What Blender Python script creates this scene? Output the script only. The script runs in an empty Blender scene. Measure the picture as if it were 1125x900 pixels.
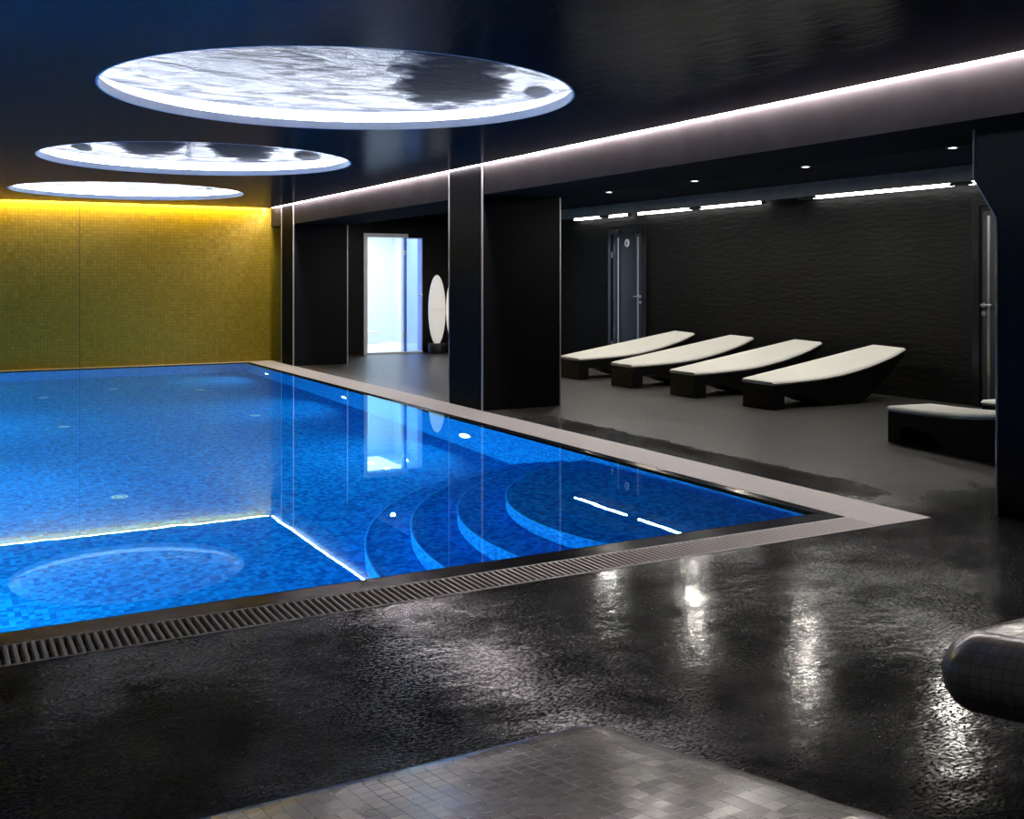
import bpy, bmesh, math, random
from mathutils import Vector, Matrix
random.seed(7)
sc = bpy.context.scene
COL = sc.collection
PI = math.pi

# ------------------------------------------------------------------ nodes
def new_mat(name):
    m = bpy.data.materials.new(name); m.use_nodes = True
    nt = m.node_tree; nt.nodes.clear()
    out = nt.nodes.new('ShaderNodeOutputMaterial')
    return m, nt, out

class N:
    """small node-building helper"""
    def __init__(s, nt): s.nt = nt
    def n(s, t, **kw):
        nd = s.nt.nodes.new(t)
        for k, v in kw.items():
            if k in nd.inputs.keys(): nd.inputs[k].default_value = v
            else: setattr(nd, k, v)
        return nd
    def l(s, a, b): s.nt.links.new(a, b)
    def coord(s, which='Object', scale=(1, 1, 1), rot=(0, 0, 0)):
        tc = s.n('ShaderNodeTexCoord'); mp = s.n('ShaderNodeMapping')
        mp.inputs['Scale'].default_value = scale; mp.inputs['Rotation'].default_value = rot
        s.l(tc.outputs[which], mp.inputs['Vector']); return mp.outputs['Vector']
    def noise(s, vec, scale, detail=3, rough=.55, dist=0):
        t = s.n('ShaderNodeTexNoise'); t.inputs['Scale'].default_value = scale; t.inputs['Detail'].default_value = detail
        t.inputs['Roughness'].default_value = rough; t.inputs['Distortion'].default_value = dist
        s.l(vec, t.inputs['Vector']); return t.outputs['Fac']
    def ramp(s, fac, stops):
        r = s.n('ShaderNodeValToRGB'); e = r.color_ramp.elements
        while len(e) < len(stops): e.new(.5)
        for k, (p, c) in enumerate(stops):
            e[k].position = p
            e[k].color = (c, c, c, 1) if isinstance(c, (int, float)) else (*c, 1)
        s.l(fac, r.inputs['Fac']); return r.outputs['Color']
    def math(s, op, a, b=None, c=None):
        m = s.n('ShaderNodeMath'); m.operation = op
        for k, x in enumerate((a, b, c)):
            if x is None: continue
            if isinstance(x, (int, float)): m.inputs[k].default_value = x
            else: s.l(x, m.inputs[k])
        return m.outputs[0]
    def mix(s, fac, a, b):
        m = s.n('ShaderNodeMix'); m.data_type = 'RGBA'
        for sock, x in ((m.inputs['Factor'], fac), (m.inputs[6], a), (m.inputs[7], b)):
            if isinstance(x, tuple): sock.default_value = (*x, 1)
            elif isinstance(x, (int, float)): sock.default_value = x if sock.type == 'VALUE' else (x, x, x, 1)
            else: s.l(x, sock)
        return m.outputs[2]
    def bump(s, h, strength, dist=.01, normal=None):
        b = s.n('ShaderNodeBump'); b.inputs['Strength'].default_value = strength; b.inputs['Distance'].default_value = dist
        s.l(h, b.inputs['Height'])
        if normal is not None: s.l(normal, b.inputs['Normal'])
        return b.outputs['Normal']
    def bsdf(s, out, color=(.5, .5, .5), rough=.5, metal=0., normal=None, spec=.5, coat=0.):
        p = s.n('ShaderNodeBsdfPrincipled')
        for key, x in (('Base Color', color), ('Roughness', rough), ('Metallic', metal), ('Specular IOR Level', spec), ('Coat Weight', coat)):
            if isinstance(x, tuple): p.inputs[key].default_value = (*x, 1)
            elif isinstance(x, (int, float)): p.inputs[key].default_value = x
            else: s.l(x, p.inputs[key])
        if normal is not None: s.l(normal, p.inputs['Normal'])
        s.l(p.outputs[0], out.inputs[0]); return p

def lacquer(n, out, color, factor, rough, normal=None):
    """dull body with a weak even sheen"""
    d = n.n('ShaderNodeBsdfDiffuse'); g = n.n('ShaderNodeBsdfGlossy'); mx = n.n('ShaderNodeMixShader')
    if isinstance(color, tuple): d.inputs['Color'].default_value = (*color, 1)
    else: n.l(color, d.inputs['Color'])
    for sock, x in ((mx.inputs[0], factor), (g.inputs['Roughness'], rough)):
        if isinstance(x, (int, float)): sock.default_value = x
        else: n.l(x, sock)
    g.inputs['Color'].default_value = (1, 1, 1, 1)
    if normal is not None: n.l(normal, d.inputs['Normal']); n.l(normal, g.inputs['Normal'])
    n.l(d.outputs[0], mx.inputs[1]); n.l(g.outputs[0], mx.inputs[2]); n.l(mx.outputs[0], out.inputs[0])

def plain(name, color, rough=.5, metal=0., nscale=40., nstr=.08, spec=.5):
    m, nt, out = new_mat(name); n = N(nt)
    v = n.coord('Object'); f = n.noise(v, nscale)
    c = n.mix(f, tuple(x * .9 for x in color), tuple(min(1, x * 1.1) for x in color))
    n.bsdf(out, c, rough, metal, n.bump(f, nstr, .004), spec)
    return m

def glow(name, color, strength):
    m, nt, out = new_mat(name); n = N(nt)
    e = n.n('ShaderNodeEmission'); e.inputs['Color'].default_value = (*color, 1); e.inputs['Strength'].default_value = strength
    n.l(e.outputs[0], out.inputs[0]); return m

def mosaic(name, c1, c2, grout, size=.03, mortar=.0012, rough=.25, metal=0., bstr=.15, tilt=0., spec=.5, c3=None):
    m, nt, out = new_mat(name); n = N(nt)
    v = n.coord('UV')
    b = n.n('ShaderNodeTexBrick'); b.offset = 0.; b.squash = 1.
    b.inputs['Color1'].default_value = (*c1, 1); b.inputs['Color2'].default_value = (*c2, 1); b.inputs['Mortar'].default_value = (*grout, 1)
    b.inputs['Scale'].default_value = 1.; b.inputs['Brick Width'].default_value = size; b.inputs['Row Height'].default_value = size
    b.inputs['Mortar Size'].default_value = mortar; b.inputs['Mortar Smooth'].default_value = .3
    n.l(v, b.inputs['Vector'])
    big = n.noise(v, 1.3, 2); col = b.outputs['Color']
    if c3: col = n.mix(n.math('MULTIPLY', big, .5), col, c3)
    h = n.math('SUBTRACT', 1., b.outputs['Fac'])
    nrm = n.bump(h, bstr, .002)
    if tilt:
        w = n.n('ShaderNodeTexWhiteNoise'); w.noise_dimensions = '2D'
        s1 = n.n('ShaderNodeVectorMath', operation='DIVIDE'); s1.inputs[1].default_value = (size, size, 1); n.l(v, s1.inputs[0])
        s2 = n.n('ShaderNodeVectorMath', operation='FLOOR'); n.l(s1.outputs[0], s2.inputs[0]); n.l(s2.outputs[0], w.inputs['Vector'])
        s3 = n.n('ShaderNodeVectorMath', operation='SUBTRACT'); s3.inputs[1].default_value = (.5, .5, .5); n.l(w.outputs['Color'], s3.inputs[0])
        s4 = n.n('ShaderNodeVectorMath', operation='SCALE'); s4.inputs['Scale'].default_value = tilt; n.l(s3.outputs[0], s4.inputs[0])
        s5 = n.n('ShaderNodeVectorMath', operation='ADD'); n.l(nrm, s5.inputs[0]); n.l(s4.outputs[0], s5.inputs[1])
        s6 = n.n('ShaderNodeVectorMath', operation='NORMALIZE'); n.l(s5.outputs[0], s6.inputs[0]); nrm = s6.outputs[0]
    n.bsdf(out, col, rough, metal, nrm, spec)
    return m

# ------------------------------------------------------------------ materials
def floor_material():
    m, nt, out = new_mat('wet_slate_tiles'); n = N(nt)
    v = n.coord('Object')
    sep = n.n('ShaderNodeSeparateXYZ'); n.l(v, sep.inputs[0]); X, Y = sep.outputs['X'], sep.outputs['Y']
    wob = n.noise(v, 1.1, 4, .6)
    wobs = n.math('MULTIPLY', n.math('SUBTRACT', wob, .5), 1.6)
    # splashed water: around the near end of the pool, and a strip along the long coping
    near = n.math('SMOOTH_MIN', 1., n.math('MULTIPLY', n.math('SUBTRACT', 4.75, n.math('ADD', Y, n.math('MULTIPLY', wobs, .7))), 1.6), .1)
    strip = n.math('MINIMUM', n.math('MULTIPLY', n.math('SUBTRACT', 5.42, n.math('ADD', X, n.math('MULTIPLY', wobs, .25))), 10.),
                   n.math('MULTIPLY', n.math('SUBTRACT', n.math('ADD', Y, wobs), 4.75), 3.))
    strip = n.math('MINIMUM', strip, n.math('MULTIPLY', n.math('SUBTRACT', 9.3, Y), 1.))
    wet = n.math('MAXIMUM', near, strip)
    cl = n.n('ShaderNodeClamp'); n.l(wet, cl.inputs[0]); wet = cl.outputs[0]
    grain = n.noise(v, 9, 5, .65)
    fine = n.noise(n.coord('Object', (1, 1.9, 1)), 58, 2, .55)
    med = n.noise(n.coord('Object', (1, 1.6, 1)), 7, 3, .6)
    br = n.n('ShaderNodeTexBrick'); br.offset = .5
    br.inputs['Scale'].default_value = 1.; br.inputs['Brick Width'].default_value = .6; br.inputs['Row Height'].default_value = .3
    br.inputs['Mortar Size'].default_value = .0022; br.inputs['Mortar Smooth'].default_value = .2
    n.l(v, br.inputs['Vector'])
    dry = n.ramp(grain, [(.3, (.034, .0318, .0288)), (.7, (.060, .0565, .0515))])
    wetc = n.ramp(grain, [(.3, (.0042, .0042, .0044)), (.7, (.0090, .0088, .0087))])
    col = n.mix(wet, dry, wetc)
    col = n.mix(n.math('MULTIPLY', br.outputs['Fac'], .8), col, (.004, .004, .004))
    rough = n.math('ADD', n.math('MULTIPLY', n.math('SUBTRACT', 1., wet), .20), n.math('ADD', .09, n.math('MULTIPLY', med, .12)))
    grains = n.ramp(fine, [(.52, 0.), (.72, 1.)])
    h = n.math('ADD', grains, n.math('MULTIPLY', med, .35))
    h = n.math('MULTIPLY', h, n.math('ADD', .75, n.math('MULTIPLY', wet, .25)))
    nrm = n.bump(h, .52, .012)
    nrm = n.bump(n.math('SUBTRACT', 1., br.outputs['Fac']), .5, .004, nrm)
    film = n.ramp(n.noise(v, 2.3, 3, .6), [(.42, .02), (.66, .18)])
    n.bsdf(out, col, rough, 0, nrm, n.mix(wet, .5, film))
    return m

def slate_wall_material(name, lo, hi, rough=.42, scale=(1, 1, 5), strength=.35, tile=None, spec=.4):
    m, nt, out = new_mat(name); n = N(nt)
    v = n.coord('Object', scale)
    f = n.noise(v, 5, 6, .65); g = n.noise(v, 1.2, 2)
    col = n.ramp(f, [(.3, lo), (.7, hi)])
    nrm = n.bump(f, strength, .012)
    if tile:
        b = n.n('ShaderNodeTexBrick'); b.offset = .5; b.inputs['Scale'].default_value = 1.
        b.inputs['Brick Width'].default_value = tile[0]; b.inputs['Row Height'].default_value = tile[1]
        b.inputs['Mortar Size'].default_value = .0025
        n.l(n.coord('UV'), b.inputs['Vector'])
        col = n.mix(n.math('MULTIPLY', b.outputs['Fac'], .7), col, (.002, .002, .002))
        nrm = n.bump(n.math('SUBTRACT', 1., b.outputs['Fac']), .4, .004, nrm)
    lacquer(n, out, col, spec, n.math('ADD', rough, n.math('MULTIPLY', g, .15)), nrm)
    return m

def plaster_material(name, lo, hi, rough, strength, scale=(1, 1, 1), spec=.5, fs=3.5, bd=.01):
    m, nt, out = new_mat(name); n = N(nt)
    v = n.coord('Object', scale)
    f = n.noise(v, fs, 6, .62, .6); g = n.noise(v, .7, 3)
    col = n.ramp(f, [(.35, lo), (.65, hi)])
    lacquer(n, out, col, spec, n.math('ADD', rough, n.math('MULTIPLY', n.math('SUBTRACT', g, .5), .12)), n.bump(f, strength, bd))
    return m

def recess_material():
    """lacquered plaster; streaky sheen and dark patches lacking reflection are painted in"""
    m, nt, out = new_mat('streaked_recess_plaster'); n = N(nt)
    v = n.coord('Object', (.7, 1.7, 1), (0, 0, .25)); geo = n.n('ShaderNodeNewGeometry'); pos = geo.outputs['Position']
    f = n.noise(v, 3.2, 7, .66, 1.2); f2 = n.noise(v, 9, 5, .7, .6); g = n.noise(pos, 2.6, 6, .62)
    unlit_mask = None
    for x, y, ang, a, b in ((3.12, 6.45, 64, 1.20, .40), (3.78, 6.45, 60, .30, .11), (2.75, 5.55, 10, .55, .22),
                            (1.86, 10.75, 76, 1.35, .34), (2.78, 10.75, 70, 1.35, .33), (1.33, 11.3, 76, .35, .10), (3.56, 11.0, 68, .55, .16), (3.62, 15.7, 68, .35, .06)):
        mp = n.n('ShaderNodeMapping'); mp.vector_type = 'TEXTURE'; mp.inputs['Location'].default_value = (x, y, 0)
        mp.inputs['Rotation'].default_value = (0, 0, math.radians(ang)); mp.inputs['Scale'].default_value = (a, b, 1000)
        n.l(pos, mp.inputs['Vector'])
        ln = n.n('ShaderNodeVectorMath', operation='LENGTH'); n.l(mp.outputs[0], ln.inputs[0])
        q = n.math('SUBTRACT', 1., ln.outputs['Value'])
        unlit_mask = q if unlit_mask is None else n.math('MAXIMUM', unlit_mask, q)
    unlit_mask = n.math('ADD', unlit_mask, n.math('MULTIPLY', n.math('SUBTRACT', g, .5), 1.5))  # dull dark ellipses painted where the rim light is not reflected
    unlit_mask = n.ramp(unlit_mask, [(-.0, 0.), (.28, 1.)])
    sheen_streak = n.ramp(f, [(.46, (.012, .014, .024)), (.60, (.085, .088, .105))])  # streak colours imitate rim light caught by the uneven plaster
    col = n.mix(unlit_mask, sheen_streak, (.010, .011, .018))
    rough = n.mix(unlit_mask, n.ramp(f2, [(.3, .16), (.7, .30)]), .8)
    spec = n.mix(unlit_mask, n.ramp(f, [(.44, .02), (.60, .5)]), .06)
    n.bsdf(out, col, rough, 0, n.bump(n.math('ADD', f, n.math('MULTIPLY', f2, .5)), .8, .03), spec)
    return m

def weave_material():
    m, nt, out = new_mat('black_rattan'); n = N(nt)
    v = n.coord('UV')
    b = n.n('ShaderNodeTexBrick'); b.offset = .5; b.inputs['Scale'].default_value = 1.
    b.inputs['Brick Width'].default_value = .03; b.inputs['Row Height'].default_value = .01; b.inputs['Mortar Size'].default_value = .0012
    b.inputs['Color1'].default_value = (.004, .0036, .0034, 1); b.inputs['Color2'].default_value = (.007, .0064, .006, 1); b.inputs['Mortar'].default_value = (.002, .002, .002, 1)
    n.l(v, b.inputs['Vector'])
    n.bsdf(out, b.outputs['Color'], .5, 0, n.bump(n.math('SUBTRACT', 1., b.outputs['Fac']), .3, .002), .12)
    return m

def fabric_material(name, color):
    m, nt, out = new_mat(name); n = N(nt)
    v = n.coord('Object')
    w = n.noise(v, 180, 2); f = n.noise(v, 5, 3)
    n.bsdf(out, n.mix(f, tuple(x * .93 for x in color), color), .85, 0, n.bump(n.math('ADD', w, n.math('MULTIPLY', f, 2.)), .12, .004), .2)
    return m

def water_material():
    m, nt, out = new_mat('pool_water'); n = N(nt)
    v = n.coord('Object'); f = n.noise(v, 2.2, 2)
    g = n.n('ShaderNodeBsdfGlass'); g.inputs['IOR'].default_value = 1.333; g.inputs['Roughness'].default_value = 0.
    g.inputs['Color'].default_value = (.50, .92, 1, 1)
    n.l(n.bump(f, .02, .01), g.inputs['Normal'])
    n.l(g.outputs[0], out.inputs[0]); return m

def tinted_glass_material():
    m, nt, out = new_mat('blue_door_glass'); n = N(nt)
    t = n.n('ShaderNodeBsdfTransparent'); t.inputs[0].default_value = (.66, .75, 1, 1)
    g = n.n('ShaderNodeBsdfGlossy'); g.inputs['Roughness'].default_value = .05
    fr = n.n('ShaderNodeFresnel'); fr.inputs[0].default_value = 1.45
    mx = n.n('ShaderNodeMixShader'); n.l(fr.outputs[0], mx.inputs[0]); n.l(t.outputs[0], mx.inputs[1]); n.l(g.outputs[0], mx.inputs[2])
    n.l(mx.outputs[0], out.inputs[0]); return m

def lamp_shade_material():
    m, nt, out = new_mat('white_lamp_shade'); n = N(nt)
    v = n.coord('Object'); f = n.noise(v, 30, 2)
    p = n.bsdf(out, n.mix(f, (.78, .76, .72), (.85, .83, .79)), .6)
    p.inputs['Emission Color'].default_value = (1, .95, .88, 1); p.inputs['Emission Strength'].default_value = .42
    return m

M = dict(
    floor=floor_material(),
    wall=slate_wall_material('black_slate_wall', (.0032, .0031, .0030), (.0080, .0077, .0074), .36, strength=.9, tile=(1.2, .6), spec=.012),
    pillar=slate_wall_material('black_pillar_tile', (.0016, .0016, .0022), (.0034, .0034, .0042), .30, (1, 1, 3), .02, None, .012),
    beam=plaster_material('taupe_beam_plaster', (.010, .0084, .0088), (.0145, .0122, .013), .45, .05, (1, 1, 1), .012),
    ceiling=plaster_material('dark_navy_ceiling', (.0115, .0135, .019), (.017, .020, .027), .16, .16, (1.6, .7, 1), .10, 9.),
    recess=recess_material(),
    cove=plain('white_cove_paint', (.80, .82, .88), .5),
    joint=plain('dark_gold_joint', (.09, .07, .008), .6),
    fascia=plaster_material('grey_fascia_paint', (.14, .14, .132), (.18, .18, .17), .5, .1, (1, 1, 1), .02),
    black=plain('matte_black_paint', (.012, .012, .013), .5),
    gold=mosaic('gold_mosaic', (.235, .162, .006), (.30, .208, .008), (.12, .083, .003), .05, .002, .32, .35, .3, .06),
    pool=mosaic('blue_pool_mosaic', (.001, .10, .38), (.004, .31, .80), (.002, .16, .48), .033, .0012, .6, 0, .05, 0, .05),
    nosing=mosaic('pale_blue_nosing_tile', (.006, .34, .8), (.01, .42, .85), (.006, .2, .6), .034, .0012, .5, 0, .05, 0, .1),
    rim=slate_wall_material('black_rim_tile', (.003, .003, .006), (.008, .009, .014), .10, (1, 1, 1), .25, (.05, .05), .05),
    bench=mosaic('grey_bench_mosaic', (.21, .186, .164), (.27, .24, .215), (.125, .110, .098), .03, .0014, .2, .1, .15, .05, .6),
    grate=plain('beige_grate_plastic', (.36, .342, .318), .5),
    chrome=plain('brushed_steel', (.62, .62, .63), .28, 1.),
    trim=plain('aluminium_corner_trim', (.55, .55, .57), .35, .9),
    rattan=weave_material(),
    mattress=fabric_material('cream_mattress_fabric', (.78, .77, .71)),
    water=water_material(),
    glass=tinted_glass_material(),
    shade=lamp_shade_material(),
    room=plain('white_room_plaster', (.82, .88, .95), .5),
    white=plain('white_enamel', (.78, .78, .80), .35),
    door=slate_wall_material('black_door_paint', (.006, .006, .008), (.010, .010, .013), .15, (1, 1, 1), .03, None, .05),
    led_white=glow('white_led', (1, .90, .92), 165.),
    led_cool=glow('cool_white_led', (.80, .87, 1), 58.),
    led_gold=glow('amber_led', (1, .74, .14), 150.),
    led_wall=glow('neutral_led', (1, .97, .93), 34.),
    lens=glow('downlight_lens', (1, .96, .88), 12.),
    pool_lens=glow('pool_light_lens', (.85, .95, 1), 14.),
)

# ------------------------------------------------------------------ mesh building
class MB:
    def __init__(s):
        s.bm = bmesh.new(); s.uv = s.bm.loops.layers.uv.new('UVMap'); s.fixed = set()
    def face(s, pts, uvs=None):
        vs = [s.bm.verts.new(p) for p in pts]
        f = s.bm.faces.new(vs)
        if uvs:
            for lp, q in zip(f.loops, uvs): lp[s.uv].uv = q
            s.fixed.add(f)
        return f
    def box(s, x0, x1, y0, y1, z0, z1, bevel=0.):
        r = bmesh.ops.create_cube(s.bm, size=1., matrix=Matrix.Translation(((x0+x1)/2, (y0+y1)/2, (z0+z1)/2)) @ Matrix.Diagonal((x1-x0, y1-y0, z1-z0, 1)))
        if bevel:
            es = list({e for v in r['verts'] for e in v.link_edges})
            bmesh.ops.bevel(s.bm, geom=es, offset=bevel, segments=2, affect='EDGES', profile=.6)
        return s
    def prism(s, poly, axis, a0, a1):
        """poly: 2D outline; axis 'x','y','z' is the extrusion direction"""
        def P(p, a):
            return {'x': (a, p[0], p[1]), 'y': (p[0], a, p[1]), 'z': (p[0], p[1], a)}[axis]
        A = [s.bm.verts.new(P(p, a0)) for p in poly]; B = [s.bm.verts.new(P(p, a1)) for p in poly]
        s.bm.faces.new(A); s.bm.faces.new(B[::-1])
        n = len(poly)
        for i in range(n):
            s.bm.faces.new((A[i], B[i], B[(i+1) % n], A[(i+1) % n]))
        return s
    def lathe(s, prof, cx=0, cy=0, seg=32, sx=1., sy=1., a0=0., a1=2*PI, closed=True):
        cnt = seg if closed else seg + 1
        rows = []
        for r, z in prof:
            if r < 1e-6: rows.append([s.bm.verts.new((cx, cy, z))])
            else: rows.append([s.bm.verts.new((cx + sx*r*math.cos(a0+(a1-a0)*k/seg), cy + sy*r*math.sin(a0+(a1-a0)*k/seg), z)) for k in range(cnt)])
        for A, B in zip(rows, rows[1:]):
            for k in range(seg):
                k2 = (k+1) % cnt
                if len(A) == 1 and len(B) == 1: continue
                if len(A) == 1: s.bm.faces.new((A[0], B[k2], B[k]))
                elif len(B) == 1: s.bm.faces.new((A[k], A[k2], B[0]))
                else: s.bm.faces.new((A[k], A[k2], B[k2], B[k]))
        return s
    def cyl(s, p0, p1, r, seg=12):
        p0, p1 = Vector(p0), Vector(p1); d = p1 - p0
        q = d.to_track_quat('Z', 'Y').to_matrix().to_4x4()
        bmesh.ops.create_cone(s.bm, cap_ends=True, segments=seg, radius1=r, radius2=r, depth=d.length, matrix=Matrix.Translation((p0+p1)/2) @ q)
        return s
    def arc_tube(s, cx, cy, z, R, r, a0, a1, seg=24, sides=8):
        rows = []
        for k in range(seg+1):
            a = a0 + (a1-a0)*k/seg
            rows.append([s.bm.verts.new((cx + (R + r*math.cos(2*PI*j/sides))*math.cos(a), cy + (R + r*math.cos(2*PI*j/sides))*math.sin(a), z + r*math.sin(2*PI*j/sides))) for j in range(sides)])
        for A, B in zip(rows, rows[1:]):
            for j in range(sides):
                s.bm.faces.new((A[j], B[j], B[(j+1) % sides], A[(j+1) % sides]))
        s.bm.faces.new(rows[0]); s.bm.faces.new(rows[-1][::-1])
        return s
    def build(s, name, mat, parent=None, smooth=False, loc=None, recalc=True):
        bm = s.bm
        if recalc: bmesh.ops.recalc_face_normals(bm, faces=bm.faces)
        bm.normal_update()
        for f in bm.faces:
            if f in s.fixed: continue
            n = f.normal; ax = max(range(3), key=lambda i: abs(n[i]))
            for lp in f.loops:
                c = lp.vert.co
                lp[s.uv].uv = (c.y, c.z) if ax == 0 else (c.x, c.z) if ax == 1 else (c.x, c.y)
        if smooth:
            for f in bm.faces: f.smooth = True
        me = bpy.data.meshes.new(name); bm.to_mesh(me); bm.free()
        me.materials.append(mat)
        if smooth:
            try: me.set_sharp_from_angle(angle=math.radians(40))
            except Exception: pass
        o = bpy.data.objects.new(name, me); COL.objects.link(o)
        if parent is not None: o.parent = parent
        if loc: o.location = loc
        return o

def empty(name, loc=(0, 0, 0), rz=0.):
    o = bpy.data.objects.new(name, None); COL.objects.link(o)
    o.location = loc; o.rotation_euler = (0, 0, rz); o.empty_display_size = .1
    return o
def tag(o, label=None, cat=None, group=None, kind=None):
    if label: o['label'] = label
    if cat: o['category'] = cat
    if group: o['group'] = group
    if kind: o['kind'] = kind
    return o
def struct(o, label, cat): return tag(o, label, cat, kind='structure')
def copy_tree(o, parent=None):
    c = o.copy(); COL.objects.link(c)
    if parent is not None: c.parent = parent
    for ch in list(o.children): copy_tree(ch, c)
    return c

# ------------------------------------------------------------------ dimensions
ZC = 2.52                                   # ceiling
PX0, PX1, PY0, PY1 = -1.10, 4.50, 4.49, 17.05   # pool water outline
ZW = -.010; DEEP = 1.45
BX0, BX1, BZ = 4.97, 5.87, 2.22             # beam
GY = 17.25                                  # gold wall
WX = 9.75                                   # lounge wall
DY = 17.75                                  # door wall
DISCS = [(2.32, 6.42), (2.33, 10.58), (2.34, 14.77)]; R = 1.468

# ------------------------------------------------------------------ setting: floor
b = MB()
b.box(-1.95, WX, -2.5, 4.06, -.2, 0)
b.box(4.96, WX, 4.06, 17.75, -.2, 0)
b.box(-1.95, -1.55, 4.06, 17.25, -.2, 0)
struct(b.build('floor', M['floor']), 'dark wet slate tile floor around the blue pool', 'floor')

# pool basin: walls and bottom
b = MB()
def quad(bmx, p, flip=False): bmx.face(p[::-1] if flip else p)
zb = ZW - DEEP
b.box(PX0-.1, PX1+.1, PY0-.1, PY1+.1, zb-.1, zb)
b.box(PX0-.1, PX0, PY0-.1, PY1+.1, zb, -.011)
b.box(PX1, PX1+.1, PY0-.1, PY1+.1, zb, -.011)
b.box(PX0, PX1, PY0-.1, PY0, zb, -.011)
b.box(PX0, PX1, PY1, PY1+.1, zb, -.011)
struct(b.build('pool_basin', M['pool']), 'sunken swimming pool lined with bright blue mosaic tiles', 'pool')

# curved entry steps in the corner of the pool
b = MB(); SCX, SCY = 4.80, 5.33; NOSE = []
for Rs, dz in ((1.66, .32), (1.98, .60), (2.28, .88), (2.57, 1.16)):
    zt = ZW - dz; pts = []
    for k in range(121):
        a = math.radians(70 + 260*k/120)
        x, y = SCX + Rs*math.cos(a), SCY + Rs*math.sin(a)
        pts.append((x, y, a))
    inside = [(min(max(x, PX0), PX1), min(max(y, PY0), PY1), a, (PX0 < x < PX1 and PY0 < y < PY1)) for x, y, a in pts]
    run = [p for p in inside if p[3]]
    # exact end points on the right wall and the near wall
    a0 = PI - math.asin(0) ; xs = PX1 - SCX
    ye = SCY + math.sqrt(Rs*Rs - xs*xs)
    yy = PY0 - SCY; xe = SCX - math.sqrt(Rs*Rs - yy*yy)
    prof = [(PX1, ye)] + [(p[0], p[1]) for p in run] + [(xe, PY0)]
    s_ = 0.; NOSE.append((prof, zt))
    for (x0, y0), (x1, y1) in zip(prof, prof[1:]):
        L = math.hypot(x1-x0, y1-y0)
        b.face([(x0, y0, zb), (x1, y1, zb), (x1, y1, zt), (x0, y0, zt)], [(s_, zb), (s_+L, zb), (s_+L, zt), (s_, zt)])
        b.face([(x0, y0, zt), (x1, y1, zt), (PX1, PY0, zt)])
        s_ += L
steps = struct(b.build('pool_steps', M['pool'], recalc=True), 'curved concentric blue mosaic steps in the pool corner', 'steps')
for prof, zt in NOSE:
    q = MB(); ring = []
    for (x, y) in prof:
        dx, dy = x-SCX, y-SCY; d = math.hypot(dx, dy); dx /= d; dy /= d
        ring.append([q.bm.verts.new((x+dx*o_, y+dy*o_, zt+z_)) for o_, z_ in ((-.010, .001), (-.008, .003), (.002, .003), (.004, .001), (.004, -.008), (.001, -.008))])
    for A, B in zip(ring, ring[1:]):
        for j in range(6): q.bm.faces.new((A[j], B[j], B[(j+1) % 6], A[(j+1) % 6]))
    q.bm.faces.new(ring[0]); q.bm.faces.new(ring[-1][::-1])
    q.build('nosing', M['nosing'], steps)

w = MB(); w.face([(PX0, PY0-.005, ZW), (PX1+.005, PY0-.005, ZW), (PX1+.005, PY1+.005, ZW), (PX0, PY1+.005, ZW)])
wo = w.build('pool_water', M['water'], recalc=False)
tag(wo, 'clear still water filling the blue mosaic pool', 'water', kind='structure')

# black sloping rim between water and grates
b = MB()
b.prism([(4.30, .0), (4.30, -.12), (PY0, -.12), (PY0, -.0095), (PY0-.03, -.004)], 'x', -1.55, 4.55)
b.prism([(4.55, .0), (4.55, -.12), (PX1, -.12), (PX1, -.0095)], 'y', 4.30, 17.06)
b.box(-1.55, 4.55, PY1, 17.10, -.12, -.004)
b.box(PX0-.45, PX0, 4.30, 17.06, -.12, -.006)
struct(b.build('trim_1', M['rim']), 'black mosaic rim sloping into the pool water', 'trim')

# overflow grates -----------------------------------------------------
def grate(name, x0, x1, y0, y1, along, pitch, label):
    g = empty(name, ((x0+x1)/2, (y0+y1)/2, 0)); tag(g, label, 'drain grate')
    cx, cy = (x0+x1)/2, (y0+y1)/2
    ch = MB(); ch.box(x0-cx, x1-cx, y0-cy, y1-cy, -.12, -.035)
    ch.build('channel', M['black'], g)
    fr = MB(); t = .012
    if along == 'x':
        fr.box(x0-cx, x1-cx, y0-cy, y0-cy+t, -.04, .002); fr.box(x0-cx, x1-cx, y1-cy-t, y1-cy, -.04, .002)
    else:
        fr.box(x0-cx, x0-cx+t, y0-cy, y1-cy, -.04, .002); fr.box(x1-cx-t, x1-cx, y0-cy, y1-cy, -.04, .002)
    fr.build('edge_frame', M['grate'], g)
    sl = MB(); L = (x1-x0) if along == 'x' else (y1-y0); n = int(L/pitch); p = L/n; wd = p*(.64 if along == 'x' else .80)
    for k in range(n):
        c = (k+.5)*p - L/2
        for r0, r1 in (((-.5, -.015), (.015, .5)),):
            pass
        W = (y1-y0)/2 - t if along == 'x' else (x1-x0)/2 - t
        prof = [(-wd/2, -.035), (wd/2, -.035), (wd/2, -.004), (wd/4, .003), (-wd/4, .003), (-wd/2, -.004)]
        if along == 'x': sl.prism([(c+q[0], q[1]) for q in prof], 'y', -W, W)
        else: sl.prism([(c+q[0], q[1]) for q in prof], 'x', -W, W)
    sl.build('slats', M['grate'], g)
    rd = MB()
    if along == 'x': rd.cyl((x0-cx, 0, -.018), (x1-cx, 0, -.018), .007, 8)
    else: rd.cyl((0, y0-cy, -.018), (0, y1-cy, -.018), .007, 8)
    rd.build('link_rod', M['grate'], g)
    return g
grate('overflow_grate', -1.55, 4.55, 4.06, 4.30, 'x', .031, 'long slatted overflow grate between wet slate floor and black pool rim')
grate('overflow_grate', 4.55, 4.96, 4.06, 17.06, 'y', .036, 'beige slatted overflow grate running past the black pillars to the gold wall')
c = MB(); c.box(-1.55, 5.0, 17.06+.04, GY, -.12, .0); struct(c.build('trim_2', M['grate']), 'beige stone ledge at the foot of the gold wall', 'trim')

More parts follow.
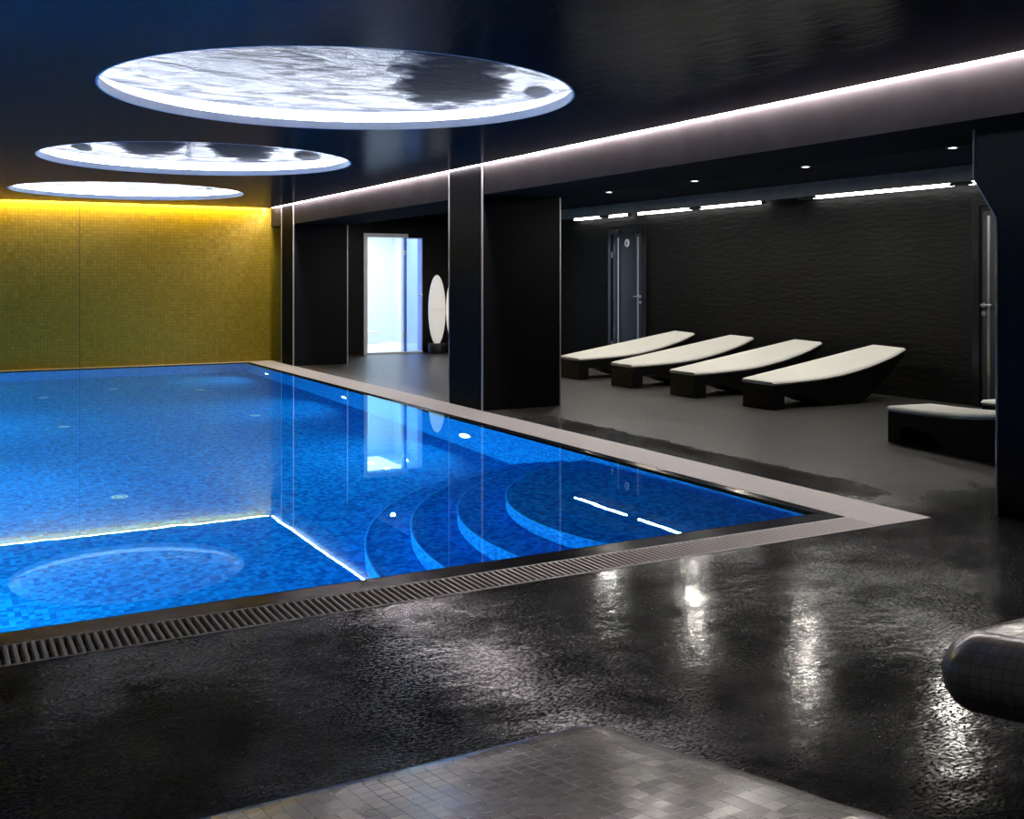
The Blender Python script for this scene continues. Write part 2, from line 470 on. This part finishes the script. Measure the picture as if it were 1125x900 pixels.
# ------------------------------------------------------------------ setting: walls
b = MB(); b.box(-1.95, 5.9, GY, GY+.2, -.2, 2.8)
gw = struct(b.build('wall_back', M['gold']), 'gold mosaic wall at the far end of the pool', 'wall')
q = MB(); q.box(1.995, 2.010, GY-.003, GY+.01, .0, 2.6); q.build('movement_joint', M['joint'], gw)
b = MB(); b.box(WX, WX+.2, -2.5, 17.95, -.2, 2.8)
struct(b.build('wall_right', M['wall']), 'long black slate wall behind the loungers', 'wall')
b = MB(); b.box(-2.15, -1.95, -2.5, GY, -.2, 2.8)
struct(b.build('wall_left', M['wall']), 'black wall along the pool', 'wall')
b = MB(); b.box(-1.95, WX, -2.7, -2.5, -.2, 2.8)
struct(b.build('wall_front', M['wall']), 'black wall behind the viewer', 'wall')
# wall with the bright doorway
DX0, DX1, DX2 = 6.79, 7.62, 7.94
b = MB(); b.box(5.9, DX0, DY, DY+.2, -.2, 2.8); b.box(DX2, WX, DY, DY+.2, -.2, 2.8)
b.box(DX0, DX1, DY, DY+.2, 2.18, 2.8); b.box(DX1, DX2, DY, DY+.2, 2.11, 2.8); b.box(DX0, DX2, DY, DY+.2, -.2, -.0)
b.box(5.7, 5.9, GY+.2, DY+.2, -.2, 2.8)
struct(b.build('wall_door', M['wall']), 'dark slate wall around the bright doorway', 'wall')

# bright white room beyond the doorway
RX0, RX1, RY1 = 6.0, 8.92, 21.5
b = MB()
b.box(RX0-.2, RX0, DY+.2, RY1, -.2, 2.5); b.box(RX1, RX1+.2, DY+.2, RY1, -.2, 2.5)
b.box(RX0-.2, RX1+.2, RY1, RY1+.2, -.2, 2.5); b.box(RX0-.2, RX1+.2, DY+.2, RY1+.2, 2.45, 2.6)
struct(b.build('wall_room', M['room']), 'white walls of the bright room beyond the doorway', 'wall')
b = MB(); b.box(RX0-.2, RX1+.2, DY+.2, RY1, -.2, .0)
struct(b.build('floor_room', M['room']), 'white floor of the bright room beyond the doorway', 'floor')
b = MB(); b.box(RX0+.01, 8.3, 20.75, RY1-.005, 0, .26, .02)
o = b.build('low_ledge', M['white']); tag(o, 'low white ledge in the bright room beyond the doorway', 'ledge')

# ------------------------------------------------------------------ ceiling with three round openings
def ring_cell(bm, cx, cy, r, x0, x1, y0, y1, z0, z1, seg=120):
    angs = [2*PI*k/seg for k in range(seg)]
    for X in (x0, x1):
        for Y in (y0, y1): angs.append(math.atan2(Y-cy, X-cx) % (2*PI))
    angs = sorted(set(round(a, 6) for a in angs))
    def edge(a):
        c, s = math.cos(a), math.sin(a); t = 1e9
        if c > 1e-9: t = min(t, (x1-cx)/c)
        if c < -1e-9: t = min(t, (x0-cx)/c)
        if s > 1e-9: t = min(t, (y1-cy)/s)
        if s < -1e-9: t = min(t, (y0-cy)/s)
        return cx + t*c, cy + t*s
    rows = []
    for a in angs:
        ex, ey = edge(a); ix, iy = cx + r*math.cos(a), cy + r*math.sin(a)
        rows.append([bm.verts.new(p) for p in ((ix, iy, z0), (ex, ey, z0), (ex, ey, z1), (ix, iy, z1))])
    n = len(rows)
    for k in range(n):
        A, B = rows[k], rows[(k+1) % n]
        bm.faces.new((A[0], B[0], B[1], A[1])); bm.faces.new((A[3], A[2], B[2], B[3]))
SLOT_X, SLOT_Y = 4.90, 17.06
LIP = .06; RO = R + .19; ZR = ZC + .16
b = MB()
ys = [-2.5, DISCS[0][1]-2.0, (DISCS[0][1]+DISCS[1][1])/2, (DISCS[1][1]+DISCS[2][1])/2, SLOT_Y]
b.box(-1.95, SLOT_X, ys[0], ys[1], ZC, ZC+LIP)
for (cx, cy), y0, y1 in zip(DISCS, ys[1:], ys[2:]):
    ring_cell(b.bm, cx, cy, R+.012, -1.95, SLOT_X, y0, y1, ZC, ZC+LIP)
# closing edges of the slab along the light slots
b.face([(SLOT_X, ys[1], ZC), (SLOT_X, SLOT_Y, ZC), (SLOT_X, SLOT_Y, ZC+LIP), (SLOT_X, ys[1], ZC+LIP)])
b.face([(-1.95, SLOT_Y, ZC), (SLOT_X, SLOT_Y, ZC), (SLOT_X, SLOT_Y, ZC+LIP), (-1.95, SLOT_Y, ZC+LIP)])
b.box(BX1, 9.32, -2.5, DY, ZC, ZC+.06)                      # lounge side
struct(b.build('ceiling', M['ceiling']), 'dark glossy navy ceiling with round light recesses', 'ceiling')
b = MB(); b.box(-2.15, WX+.2, -2.7, DY+.2, ZC+.30, ZC+.4)
struct(b.build('ceiling_slab', M['black']), 'black structural slab above the ceiling', 'ceiling')
# light-coloured inside of the two cove slots
b = MB(); b.box(SLOT_X-.25, BX0, -2.5, GY, ZC+.16, ZC+.18); b.box(-1.95, SLOT_X-.25, SLOT_Y-.25, GY, ZC+.16, ZC+.18)
struct(b.build('trim_3', M['cove']), 'white painted inside of the ceiling light slots', 'trim')

# beam and pillars
b = MB(); b.box(BX0, BX1, -2.5, GY, BZ, ZC+.16)
struct(b.build('ceiling_beam', M['beam']), 'long taupe plastered beam over the black pillars', 'beam')

def pillar(name, x0, x1, y0, y1, z1, label, edges):
    o = MB().box(x0, x1, y0, y1, 0, z1).build(name, M['pillar']); struct(o, label, 'pillar')
    for ex, ey in edges:
        t = MB(); t.box(ex-.008, ex+.008, ey-.008, ey+.008, 0, z1-.002); t.build('corner_trim', M['trim'], o)
    return o
pillar('pillar', 4.955, BX1+.02, 9.58, 10.36, ZC-.004, 'square black tiled pillar standing in the middle of the pool side', [(4.955, 9.58), (4.955, 10.36), (BX1+.02, 9.58)])
pillar('pillar', 4.955, BX1-.03, 15.98, 16.60, ZC-.004, 'square black tiled pillar beside the gold wall', [(4.955, 15.98), (4.955, 16.60), (BX1-.03, 15.98)])
# near pillar with a haunched head
prof = [(3.91, 0), (3.91, 1.70), (4.06, 1.94), (4.06, BZ), (2.6, BZ), (2.6, 0)]
o = MB().prism(prof, 'x', 5.33, BX1+.02).build('pillar', M['pillar']); struct(o, 'black pillar whose top flares out beneath the beam', 'pillar')
t = MB()
for (y0, z0), (y1, z1) in zip(prof[:3], prof[1:4]):
    t.cyl((5.33, y0, z0), (5.33, y1, z1), .008, 8)
t.build('corner_trim', M['trim'], o)

# ------------------------------------------------------------------ round recessed ceiling lights
GAPS = [[(8, 10)], [(80.8, 82.6)], [(28, 30)]]
RLAB = ['largest round ceiling recess with glowing rim, above the pool steps',
        'middle round ceiling recess glowing in broken patches',
        'round glowing ceiling recess closest to the gold wall']
for (cx, cy), gaps, lab in zip(DISCS, GAPS, RLAB):
    e = empty('recessed_ceiling_light', (cx, cy, ZC)); tag(e, lab, 'ceiling light', 'round ceiling recesses')
    q = MB(); q.lathe([(R+.012, .0), (R, .0), (R, LIP), (RO, LIP+.001), (RO+.01, LIP+.001)], seg=120)
    q.build('rim_ring', M['cove'], e, smooth=True, recalc=False)
    q = MB(); q.lathe([(RO, LIP), (RO, ZR-ZC-.03), (RO-.03, ZR-ZC)], seg=120); q.build('cove_wall', M['cove'], e, smooth=True, recalc=False)
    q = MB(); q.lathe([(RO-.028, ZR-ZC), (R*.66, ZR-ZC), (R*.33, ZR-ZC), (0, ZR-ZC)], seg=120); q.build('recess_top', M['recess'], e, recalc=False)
    gs = sorted((min(g), max(g)) for g in gaps)
    segs = []; prev = gs[-1][1] - 360
    for g0, g1 in gs: segs.append((prev, g0)); prev = g1
    for a0, a1 in segs:
        n = max(3, int((a1-a0)/4)); q = MB()
        q.arc_tube(0, 0, LIP+.014, R+.11, .010, math.radians(a0), math.radians(a1), n, 6)
        q.build('led_strip', M['led_cool'], e, smooth=True)

# ------------------------------------------------------------------ linear lights in the slots
def strip(name, p0, p1, r, mat, label, cat='light strip', group=None):
    mid = (Vector(p0)+Vector(p1))/2
    o = MB().cyl(Vector(p0)-mid, Vector(p1)-mid, r, 8).build(name, mat, loc=mid, smooth=True)
    tag(o, label, cat, group); return o
strip('light_strip', (4.93, -2.4, ZC+.022), (4.93, 17.04, ZC+.022), .018, M['led_white'], 'white light strip in the slot along the top of the long beam')
strip('light_strip', (-1.9, 17.115, ZC+.020), (4.88, 17.115, ZC+.020), .016, M['led_gold'], 'amber light strip in the slot above the gold wall')

# lounge fascia hiding the wall lights
b = MB(); b.box(9.30, 9.33, -2.5, DY, 2.355, ZC+.10); b.box(9.33, WX, -2.5, DY, ZC+.10, ZC+.13)
fascia = struct(b.build('trim_4', M['fascia']), 'dark fascia board in front of the lounge wall lights', 'trim')
LS = [(13.72, 15.25, 'shortest glowing wall light strip, above the black door with the round sign'),
      (10.65, 13.40, 'middle glowing wall light strip, above the row of white loungers'),
      (6.2, 9.75, 'longest glowing wall light strip, running behind the flared pillar')]
for y0, y1, lab in LS:
    e = empty('wall_light_strip', (9.675, (y0+y1)/2, 2.374)); tag(e, lab, 'light strip', 'wall light strips over the loungers')
    hl = (y1-y0)/2
    MB().cyl((0, -hl, 0), (0, hl, 0), .017, 10).build('tube', M['led_wall'], e, smooth=True)
    q = MB(); q.box(.017, .073, -hl, hl, -.01, .05); q.build('holder', M['black'], e)
for y in (13.82, 11.56, 9.42, 7.25):  # small black ovals hung under the fascia edge
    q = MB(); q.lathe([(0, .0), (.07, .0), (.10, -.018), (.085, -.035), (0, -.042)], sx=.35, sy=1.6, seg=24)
    q.build('black_oval', M['black'], fascia, loc=(9.315, y, 2.358), smooth=True)

# downlights ----------------------------------------------------------
def downlight(x, y, lab, power=85.):
    e = empty('downlight', (x, y, ZC)); tag(e, lab, 'downlight', 'small round downlights in the lounge ceiling')
    MB().lathe([(.034, .0), (.034, -.006), (.052, -.006), (.056, -.001), (.056, .0)], seg=32).build('trim_ring', M['chrome'], e, smooth=True)
    MB().lathe([(0, -.004), (.034, -.004)], seg=24).build('lens', M['lens'], e, recalc=False)
    L = bpy.data.lights.new('downlight_beam', 'SPOT'); L.energy = power; L.spot_size = math.radians(180); L.spot_blend = .4; L.shadow_soft_size = .035
    L.color = (1, .95, .86)
    lo = bpy.data.objects.new('downlight_beam', L); COL.objects.link(lo); lo.location = (x, y, ZC-.012); lo.rotation_euler = (0, 0, 0)
for x, y, lab in ((7.93, 6.26, 'brightest small round downlight, next to the flared pillar'),
                  (7.94, 8.06, 'small round downlight above the fourth white lounger'),
                  (7.95, 9.88, 'small round downlight above the third white lounger'),
                  (7.95, 11.68, 'small round downlight above the second white lounger, beside the middle pillar'),
                  (7.95, 13.48, 'small round downlight above the black door with the sign'),
                  (6.65, 16.04, 'small round downlight in front of the bright doorway'),
                  (1.3, 1.7, 'unseen downlight added above the grey mosaic lounger to brighten it'),
                  (3.7, 1.7, 'unseen downlight added to brighten the mosaic lounger with the rounded side')):  # last two are out of view, added to brighten the foreground loungers
    downlight(x, y, lab, 55. if y > 16 else (15. if x < 2 else 12.) if y < 2 else 92.)

# ------------------------------------------------------------------ pool lights and fittings
def pool_light(x, y, z, side, lab, PW, spread):
    e = empty('pool_light', (x, y, z), 0 if side < 0 else PI); tag(e, lab, 'pool light', 'round underwater pool lights')
    rot = Matrix.Rotation(-PI/2, 4, 'Y')
    for nm, prof, mt in (('bezel', [(.085, 0), (.085, .012), (.105, .016), (.118, .008), (.12, 0)], M['chrome']), ('lens', [(.085, .008), (.05, .016), (0, .019)], M['pool_lens'])):
        q = MB(); q.lathe(prof, seg=32); q.bm.transform(rot); q.build(nm, mt, e, smooth=True)
    L = bpy.data.lights.new('pool_light_beam', 'AREA'); L.shape = 'DISK'; L.size = .16; L.energy = PW; L.spread = math.radians(spread); L.color = (.80, .92, 1)
    lo = bpy.data.objects.new('pool_light_beam', L); COL.objects.link(lo)
    lo.location = (x + side*.04, y, z); lo.rotation_euler = (0, PI/2 if side < 0 else -PI/2, 0)
for y, lab in ((15.84, 'underwater light glowing in the pool wall near the gold wall'),
               (12.41, 'underwater light glowing in the pool wall before the bright doorway'),
               (9.02, 'underwater light glowing in the pool wall beside the middle pillar')):
    pool_light(PX1, y, -.84, -1, lab, 24. if y > 15 else 40., 150)
for y, lab in ((15.84, 'underwater light opposite the pillar by the gold wall'), (12.41, 'underwater light opposite the bright doorway'), (9.02, 'underwater light opposite the middle pillar'), (6.0, 'underwater light opposite the curved steps')):
    pool_light(PX0, y, -.84, 1, lab, 105. if y < 7 else 85. if y > 15 else 138., 150)
inl = None
for x, y, lab in ((1.27, 8.5, 'round white pool floor inlet, single one in open water ahead of the glowing reflections'),
                  (1.25, 12.1, 'round white pool floor inlet in mid pool on the side away from the pillars'),
                  (3.27, 12.0, 'round white pool floor inlet in mid pool on the doorway side'),
                  (1.28, 14.8, 'round white pool floor inlet towards the gold wall on the side away from the pillars'),
                  (3.26, 14.75, 'round white pool floor inlet towards the gold wall on the doorway side'),
                  (2.22, 15.4, 'round white drain cover on the pool centre line by the gold wall')):
    e = empty('floor_inlet', (x, y, zb)); tag(e, lab, 'pool inlet', 'white fittings on the pool floor')
    MB().lathe([(.04, 0), (.04, .008), (.058, .008), (.064, 0)], seg=32).build('flange', M['white'], e, smooth=True)
    MB().lathe([(0, .012), (.026, .010), (.031, .004), (.031, 0)], seg=32).build('cap', M['white'], e, smooth=True)

# ------------------------------------------------------------------ sun loungers
LX = [0, .25, .5, .75, 1.0, 1.2, 1.4, 1.6, 1.78, 1.95]
LZ = [.300, .303, .312, .325, .350, .382, .420, .470, .520, .585]
HW = .235
def lz(x):
    for (a, za), (c, zc) in zip(zip(LX, LZ), list(zip(LX, LZ))[1:]):
        if x <= c: 
            t = (x-a)/(c-a); return za + (zc-za)*t
    return LZ[-1]
def sz(x, y):
    """height of the lying surface: one long edge sags, the other runs nearly straight up to the head"""
    if SAG[0]: return lz(x)
    t = (y + HW)/(2*HW); t = min(1, max(0, t)); t = t*t*(3-2*t)*.5 + t*.5
    return lz(x)*(1-t) + (.302 + (.598-.302)*min(1, max(0, x/1.95)))*t
SAG = [False]                                   # True: both long edges sag alike
def make_lounger():
    e = empty('sun_lounger')
    xs = [1.95*k/40 for k in range(41)]
    # mattress: a thick pad that follows the curve, rounded edges
    q = MB(); rows = []
    ys_ = [-HW+.014 + (2*HW-.028)*k/10 for k in range(11)]
    sec = [(-HW, .010), (-HW-.006, .022), (-HW, .036)] + [(y, .045) for y in ys_] + [(HW, .036), (HW+.006, .022), (HW, .010)] + [(y, .0) for y in ys_[::-1]]
    for x in [-.012] + xs + [1.962]:
        k = .55 if x < 0 or x > 1.95 else 1.
        rows.append([q.bm.verts.new((x, p[0]*(.985 if k < 1 else 1), sz(min(1.95, max(0, x)), p[0]) - .048 + (.024 + (p[1]-.024)*k))) for p in sec])
    n = len(sec)
    for A, B in zip(rows, rows[1:]):
        for j in range(n): q.bm.faces.new((A[j], B[j], B[(j+1) % n], A[(j+1) % n]))
    q.bm.faces.new(rows[0]); q.bm.faces.new(rows[-1][::-1])
    q.build('mattress', M['mattress'], e, smooth=True)
    # woven shell: deck under the mattress and a belly touching the floor
    def shell(low, x0, x1, name):
        q = MB(); top = [x for x in xs if x0 < x < x1]; top = [x0] + top + [x1]; m = 11; cols = []
        for k in range(m):
            y = -HW + 2*HW*k/(m-1)
            cols.append([q.bm.verts.new((x, y, sz(x, y)-.050)) for x in top] + [q.bm.verts.new((x, y, z)) for x, z in low])
        L = len(cols[0])
        for A, B in zip(cols, cols[1:]):
            for i in range(L): q.bm.faces.new((A[i], B[i], B[(i+1) % L], A[(i+1) % L]))
        q.bm.faces.new(cols[0]); q.bm.faces.new(cols[-1][::-1])
        return q.build(name, M['rattan'], e)
    shell([(1.93, .49), (1.80, .38), (1.64, .25), (1.48, .13), (1.34, .045), (1.22, .0), (.84, .0), (.70, .03), (.58, .075), (.48, .11), (.36, .14), (.24, .155), (.15, .15)], .15, 1.94, 'frame')
    shell([(.15, 0), (0, 0)], 0, .15, 'foot_leg')
    return e
proto = make_lounger(); SAG[0] = True; proto_sagged = make_lounger(); GL = 'black woven sun loungers with white mattresses'
spots = [(7.63, 12.15, 0, 'white topped black lounger in front of the door with the round sign'),
         (7.60, 10.88, 0, 'second white topped black lounger along the wall from the door with the sign'),
         (7.60, 9.66, 0, 'third white topped black lounger along the wall from the door with the sign'),
         (7.60, 8.40, 0, 'last white topped black lounger of the four in a row, closest to the viewer'),
         (7.21, 6.11, -PI/2-.13, 'dark sided lounger turned parallel to the pool, partly cut off by the flared pillar'),
         (8.28, 6.02, -PI/2-.13, 'lounger of which only a small white mattress corner shows beside the flared pillar')]
for i, (x, y, a, lab) in enumerate(spots):
    o = proto if i == 0 else proto_sagged if i == 4 else copy_tree(proto if i < 4 else proto_sagged)
    o.location = (x, y, 0); o.rotation_euler = (0, 0, a); tag(o, lab, 'sun lounger', GL)

# ------------------------------------------------------------------ oval floor lamps
def floor_lamp(x, y, lab):
    e = empty('floor_lamp', (x, y, 0), math.radians(-28)); tag(e, lab, 'floor lamp', 'white oval floor lamps')
    MB().lathe([(0, 0), (.155, 0), (.16, .01), (.16, .17), (.15, .185), (0, .185)], seg=40).build('base', M['black'], e, smooth=True)
    z0, z1 = .175, 1.43; zm = .80; up, lo = [], []
    for k in range(13):
        t = k/12*PI/2; up.append((.158*math.cos(t) if k < 12 else 0, zm + (z1-zm)*math.sin(t)))
    for k in range(11):
        t = -(k/10)*PI/2*.84; lo.append((.158*math.cos(t), zm + (zm-z0)/math.sin(PI/2*.84)*math.sin(t)))
    MB().lathe(up, seg=40, sy=.8).build('upper_shade', M['shade'], e, smooth=True)
    MB().lathe(lo + [(0, lo[-1][1])], seg=40, sy=.8).build('lower_shade', M['shade'], e, smooth=True)
    MB().lathe([(.156, zm-.004), (.1592, zm-.003), (.1592, zm+.003), (.156, zm+.004)], seg=40, sy=.8).build('seam_band', M['trim'], e, smooth=True)
floor_lamp(8.10, 17.46, 'tall white oval floor lamp standing beside the bright doorway')
floor_lamp(8.46, 17.46, 'white oval floor lamp almost hidden behind the middle pillar')

# ------------------------------------------------------------------ doors
# bright doorway with white frame and blue glass leaf
e = empty('door_1', (DX0, DY, 0)); struct(e, 'bright open doorway with white frame and pale blue glass leaf', 'door')
q = MB(); y0, y1 = -.02, .20
q.box(.0, .07, y0, y1, 0, 2.18, .004); q.box(.07, DX1-DX0+.03, y0, y1, 2.11, 2.18, .004); q.box(DX1-DX0-.02, DX1-DX0+.03, .05, y1, 0.03, 2.11)
q.box(.07, DX2-DX0, y0, y1, 0, .03); q.box(DX2-DX0-.012, DX2-DX0+.004, .0, y1, .03, 2.11); q.box(DX1-DX0+.03, DX2-DX0-.012, .0, y1, 2.098, 2.112)
q.build('frame', M['white'], e)
gx0, gx1 = DX1-DX0-.06, DX2-DX0-.005
g_ = MB(); g_.box(gx0, gx1, -.005, .007, .035, 2.105); gl = g_.build('glass_leaf', M['glass'], e)
for z in (.33, 1.84):
    q = MB(); q.box(gx0+.0, gx0+.06, -.02, .022, z-.04, z+.04, .004); q.build('hinge', M['chrome'], gl)
q = MB(); q.cyl((gx1-.09, -.035, 1.06), (gx1-.01, -.035, 1.06), .010, 10); q.cyl((gx1-.03, -.05, 1.06), (gx1-.03, .0, 1.06), .022, 14); q.build('handle', M['chrome'], gl, smooth=True)

def person_sign(parent, loc):
    q = MB(); q.lathe([(0, 0), (.062, 0), (.066, -.004), (0, -.004)], seg=40); q.bm.transform(Matrix.Rotation(PI/2, 4, 'Y') @ Matrix.Rotation(PI, 4, 'X'))
    s = q.build('sign_plate', M['white'], parent, loc=loc)
    p = MB()                                         # standing figure: head and body
    p.cyl((-.007, 0, .032), (-.010, 0, .032), .010, 16)
    p.prism([(-.018, .018), (.018, .018), (.020, -.008), (.013, -.012), (.011, -.045), (.002, -.045), (0, -.015), (-.002, -.045), (-.011, -.045), (-.013, -.012), (-.020, -.008)], 'x', -.010, -.007)
    p.build('person_symbol', M['black'], s)

def dark_door(name, ya, yb, label, strips, handle_y, sign=None, hinge_y=None):
    """door set in the lounge wall, seen face on from -X; origin at its foot"""
    ym = (ya+yb)/2
    e = empty(name, (WX, ym, 0)); struct(e, label, 'door')
    a, c = ya-ym, yb-ym; T = .085
    q = MB(); q.box(-.045, 0, a, a+T, 0, 2.21, .004); q.box(-.045, 0, c-T, c, 0, 2.21, .004); q.box(-.045, 0, a+T, c-T, 2.125, 2.21, .004)
    q.build('frame', M['door'], e)
    q = MB(); q.box(-.022, -.002, a+T+.004, c-T-.004, .008, 2.12)
    lf = q.build('leaf', M['door'], e)
    for y in strips:
        q = MB(); q.box(-.030, -.021, y-ym-.016, y-ym+.016, .10, 2.02, .002); q.build('metal_strip', M['chrome'], lf)
    for y in strips:
        q = MB(); q.box(-.024, -.021, y-ym-.075, y-ym+.075, .04, 2.07, .001); q.build('raised_panel', M['black'], lf)
    hy = handle_y-ym; d = 1 if hy < 0 else -1
    q = MB(); q.cyl((-.022, hy, 1.08), (-.034, hy, 1.08), .027, 18); q.cyl((-.03, hy, 1.08), (-.075, hy, 1.08), .009, 10); q.cyl((-.07, hy, 1.08), (-.07, hy+d*.12, 1.08), .010, 10)
    q.build('handle', M['chrome'], lf, smooth=True)
    q = MB(); q.cyl((-.022, hy, .99), (-.032, hy, .99), .024, 18); q.box(-.04, -.03, hy-.006, hy+.006, .975, 1.005); q.build('lock_rose', M['chrome'], lf)
    if hinge_y is not None:
        for z in (.3, 1.75):
            q = MB(); q.cyl((-.03, hinge_y-ym, z-.05), (-.03, hinge_y-ym, z+.05), .009, 10); q.build('hinge', M['chrome'], e)
        q = MB(); q.box(-.085, -.045, hinge_y-ym-.22, hinge_y-ym-.02, 2.09, 2.15, .006); q.build('closer', M['black'], e)
    if sign: person_sign(lf, (-.024, sign-ym, 1.93))
dark_door('door_2', 13.24, 14.29, 'black door with two steel strips and a round white person sign', (14.02, 13.48), 13.42, sign=13.78, hinge_y=14.19)
dark_door('door_3', 6.40, 7.42, 'black door with a vertical steel strip, half hidden by the flared pillar', (7.23, 6.65), 7.29)

# ------------------------------------------------------------------ heated mosaic loungers in front
BY = [0, .25, .5, .75, .95, 1.05, 1.15, 1.29, 1.5, 1.667, 1.8, 2.0]
BZv = [.80, .66, .575, .575, .595, .592, .569, .545, .503, .470, .45, .43]
def bzf(y):
    for k in range(len(BY)-1):
        if y <= BY[k+1]:
            t = max(0, (y-BY[k])/(BY[k+1]-BY[k])); return BZv[k] + (BZv[k+1]-BZv[k])*t
    return BZv[-1]
def bench(x0, x1, lab):
    xm, hw = (x0+x1)/2, (x1-x0)/2
    e = empty('heated_lounger', (xm, 0, 0)); tag(e, lab, 'mosaic lounger', 'grey mosaic heated loungers')
    y0, y1, rc = .05, 1.87, .13
    half = []                                       # outline of the +x half with normals, from near middle to far middle
    def arc(cx, cy, r, a0, a1, n):
        for k in range(n+1):
            a = a0 + (a1-a0)*k/n; half.append((cx + r*math.cos(a), cy + r*math.sin(a), math.cos(a), math.sin(a)))
    for k in range(6): half.append(((hw-rc)*k/6, y0, 0, -1))
    arc(hw-rc, y0+rc, rc, -PI/2, 0, 8)
    for k in range(1, 40): half.append((hw, y0+rc + (y1-y0-2*rc)*k/40, 1, 0))
    arc(hw-rc, y1-rc, rc, 0, PI/2, 10)
    for k in range(1, 7): half.append(((hw-rc)*(1-k/6), y1, 0, 1))
    full = half + [(-x, y, -nx, ny) for x, y, nx, ny in half[-2:0:-1]]
    q = MB(); r = .105; rings = []; ph = [PI*k/14 for k in range(15)]
    for t in ph:
        ins = r - r*math.sin(t)
        if t > PI/2: ins = r - r*math.sin(t)
        rings.append([q.bm.verts.new((x - nx*ins, y - ny*ins, bzf(y - ny*ins) - r + r*math.cos(t))) for x, y, nx, ny in full])
    n = len(full); per = [0.]
    for k in range(n): per.append(per[-1] + math.hypot(full[(k+1) % n][0]-full[k][0], full[(k+1) % n][1]-full[k][1]))
    for i, (A, B) in enumerate(zip(rings, rings[1:])):
        for k in range(n):
            f = q.bm.faces.new((A[k], A[(k+1) % n], B[(k+1) % n], B[k])); q.fixed.add(f)
            uvs = ((per[k], -i*r*PI/14), (per[k+1], -i*r*PI/14), (per[k+1], -(i+1)*r*PI/14), (per[k], -(i+1)*r*PI/14))
            for lp, u in zip(f.loops, uvs): lp[q.uv].uv = u
    m = len(half)
    for ring, fl in ((rings[0], 0), (rings[-1], 1)):
        R_ = ring[:m]; L_ = [ring[0]] + [ring[n-k] for k in range(1, m-1)] + [ring[m-1]]
        for k in range(m-1):
            vs = [R_[k], R_[k+1], L_[k+1], L_[k]]; vs = [v for i, v in enumerate(vs) if v not in vs[:i]]
            if len(vs) >= 3:
                f = q.bm.faces.new(vs if not fl else vs[::-1])
                q.fixed.add(f)
                for lp in f.loops: lp[q.uv].uv = (lp.vert.co.x, lp.vert.co.y)
    q.build('mosaic_body', M['bench'], e, smooth=True)
    p = MB(); a = hw - .30
    prof = [(.35, 0), (1.58, 0), (1.52, .12), (1.56, .26), (1.50, bzf(1.5)-.19), (1.2, bzf(1.2)-.19), (.95, bzf(.95)-.19), (.6, bzf(.6)-.19), (.3, bzf(.3)-.19)]
    p.prism(prof, 'x', -a, a); p.build('pedestal', M['bench'], e)
bench(.26, 1.26, 'grey mosaic heated lounger at the bottom edge, seen from above its foot end')
bench(2.24, 3.24, 'grey mosaic lounger with a rounded side, cut off at the picture edge')

# ------------------------------------------------------------------ lights of the white room
def area(name, loc, rot, size, energy, color, sy=None):
    L = bpy.data.lights.new(name, 'AREA'); L.energy = energy; L.color = color; L.size = size
    if sy: L.shape = 'RECTANGLE'; L.size_y = sy
    o = bpy.data.objects.new(name, L); COL.objects.link(o); o.location = loc; o.rotation_euler = rot
    return o
area('room_ceiling_panel', (7.3, 19.8, 2.42), (0, 0, 0), 2.2, 75., (.74, .86, 1), 2.6)
for k, (x, y) in enumerate(((8.0, 20.47), (8.01, 19.63), (8.70, 20.31))):
    q = MB(); q.lathe([(0, 0), (.05, 0), (.06, .012), (.06, .02)], seg=24)
    o = q.build('room_downlight', M['led_cool'], loc=(x, y, 2.405), smooth=True)
    tag(o, 'small round ceiling spotlight inside the bright room', 'downlight', 'spotlights inside the bright room')

# ------------------------------------------------------------------ world, camera, view
wd = bpy.data.worlds.new('world'); sc.world = wd; wd.use_nodes = True
wd.node_tree.nodes['Background'].inputs[0].default_value = (.02, .025, .04, 1); wd.node_tree.nodes['Background'].inputs[1].default_value = .05
cam = bpy.data.cameras.new('camera'); co = bpy.data.objects.new('camera', cam); COL.objects.link(co)
F = 1155.
cam.sensor_width = 36.; cam.lens = F/1125*36.; cam.shift_y = -(450-307)/1125.; cam.clip_start = .02
co.location = (0, 0, 1.35); co.rotation_euler = (PI/2, 0, -math.atan(639.5/F))
sc.camera = co
vs = sc.view_settings; vs.view_transform = 'Standard'; vs.look = 'None'; vs.exposure = 0.; vs.gamma = 1.; vs.use_curve_mapping = False
cy = sc.cycles
cy.use_denoising = True; cy.max_bounces = 10; cy.diffuse_bounces = 4; cy.glossy_bounces = 4; cy.transmission_bounces = 8; cy.transparent_max_bounces = 8
cy.sample_clamp_indirect = 4.; cy.sample_clamp_direct = 0.; cy.blur_glossy = .3
cy.caustics_reflective = True; cy.caustics_refractive = True
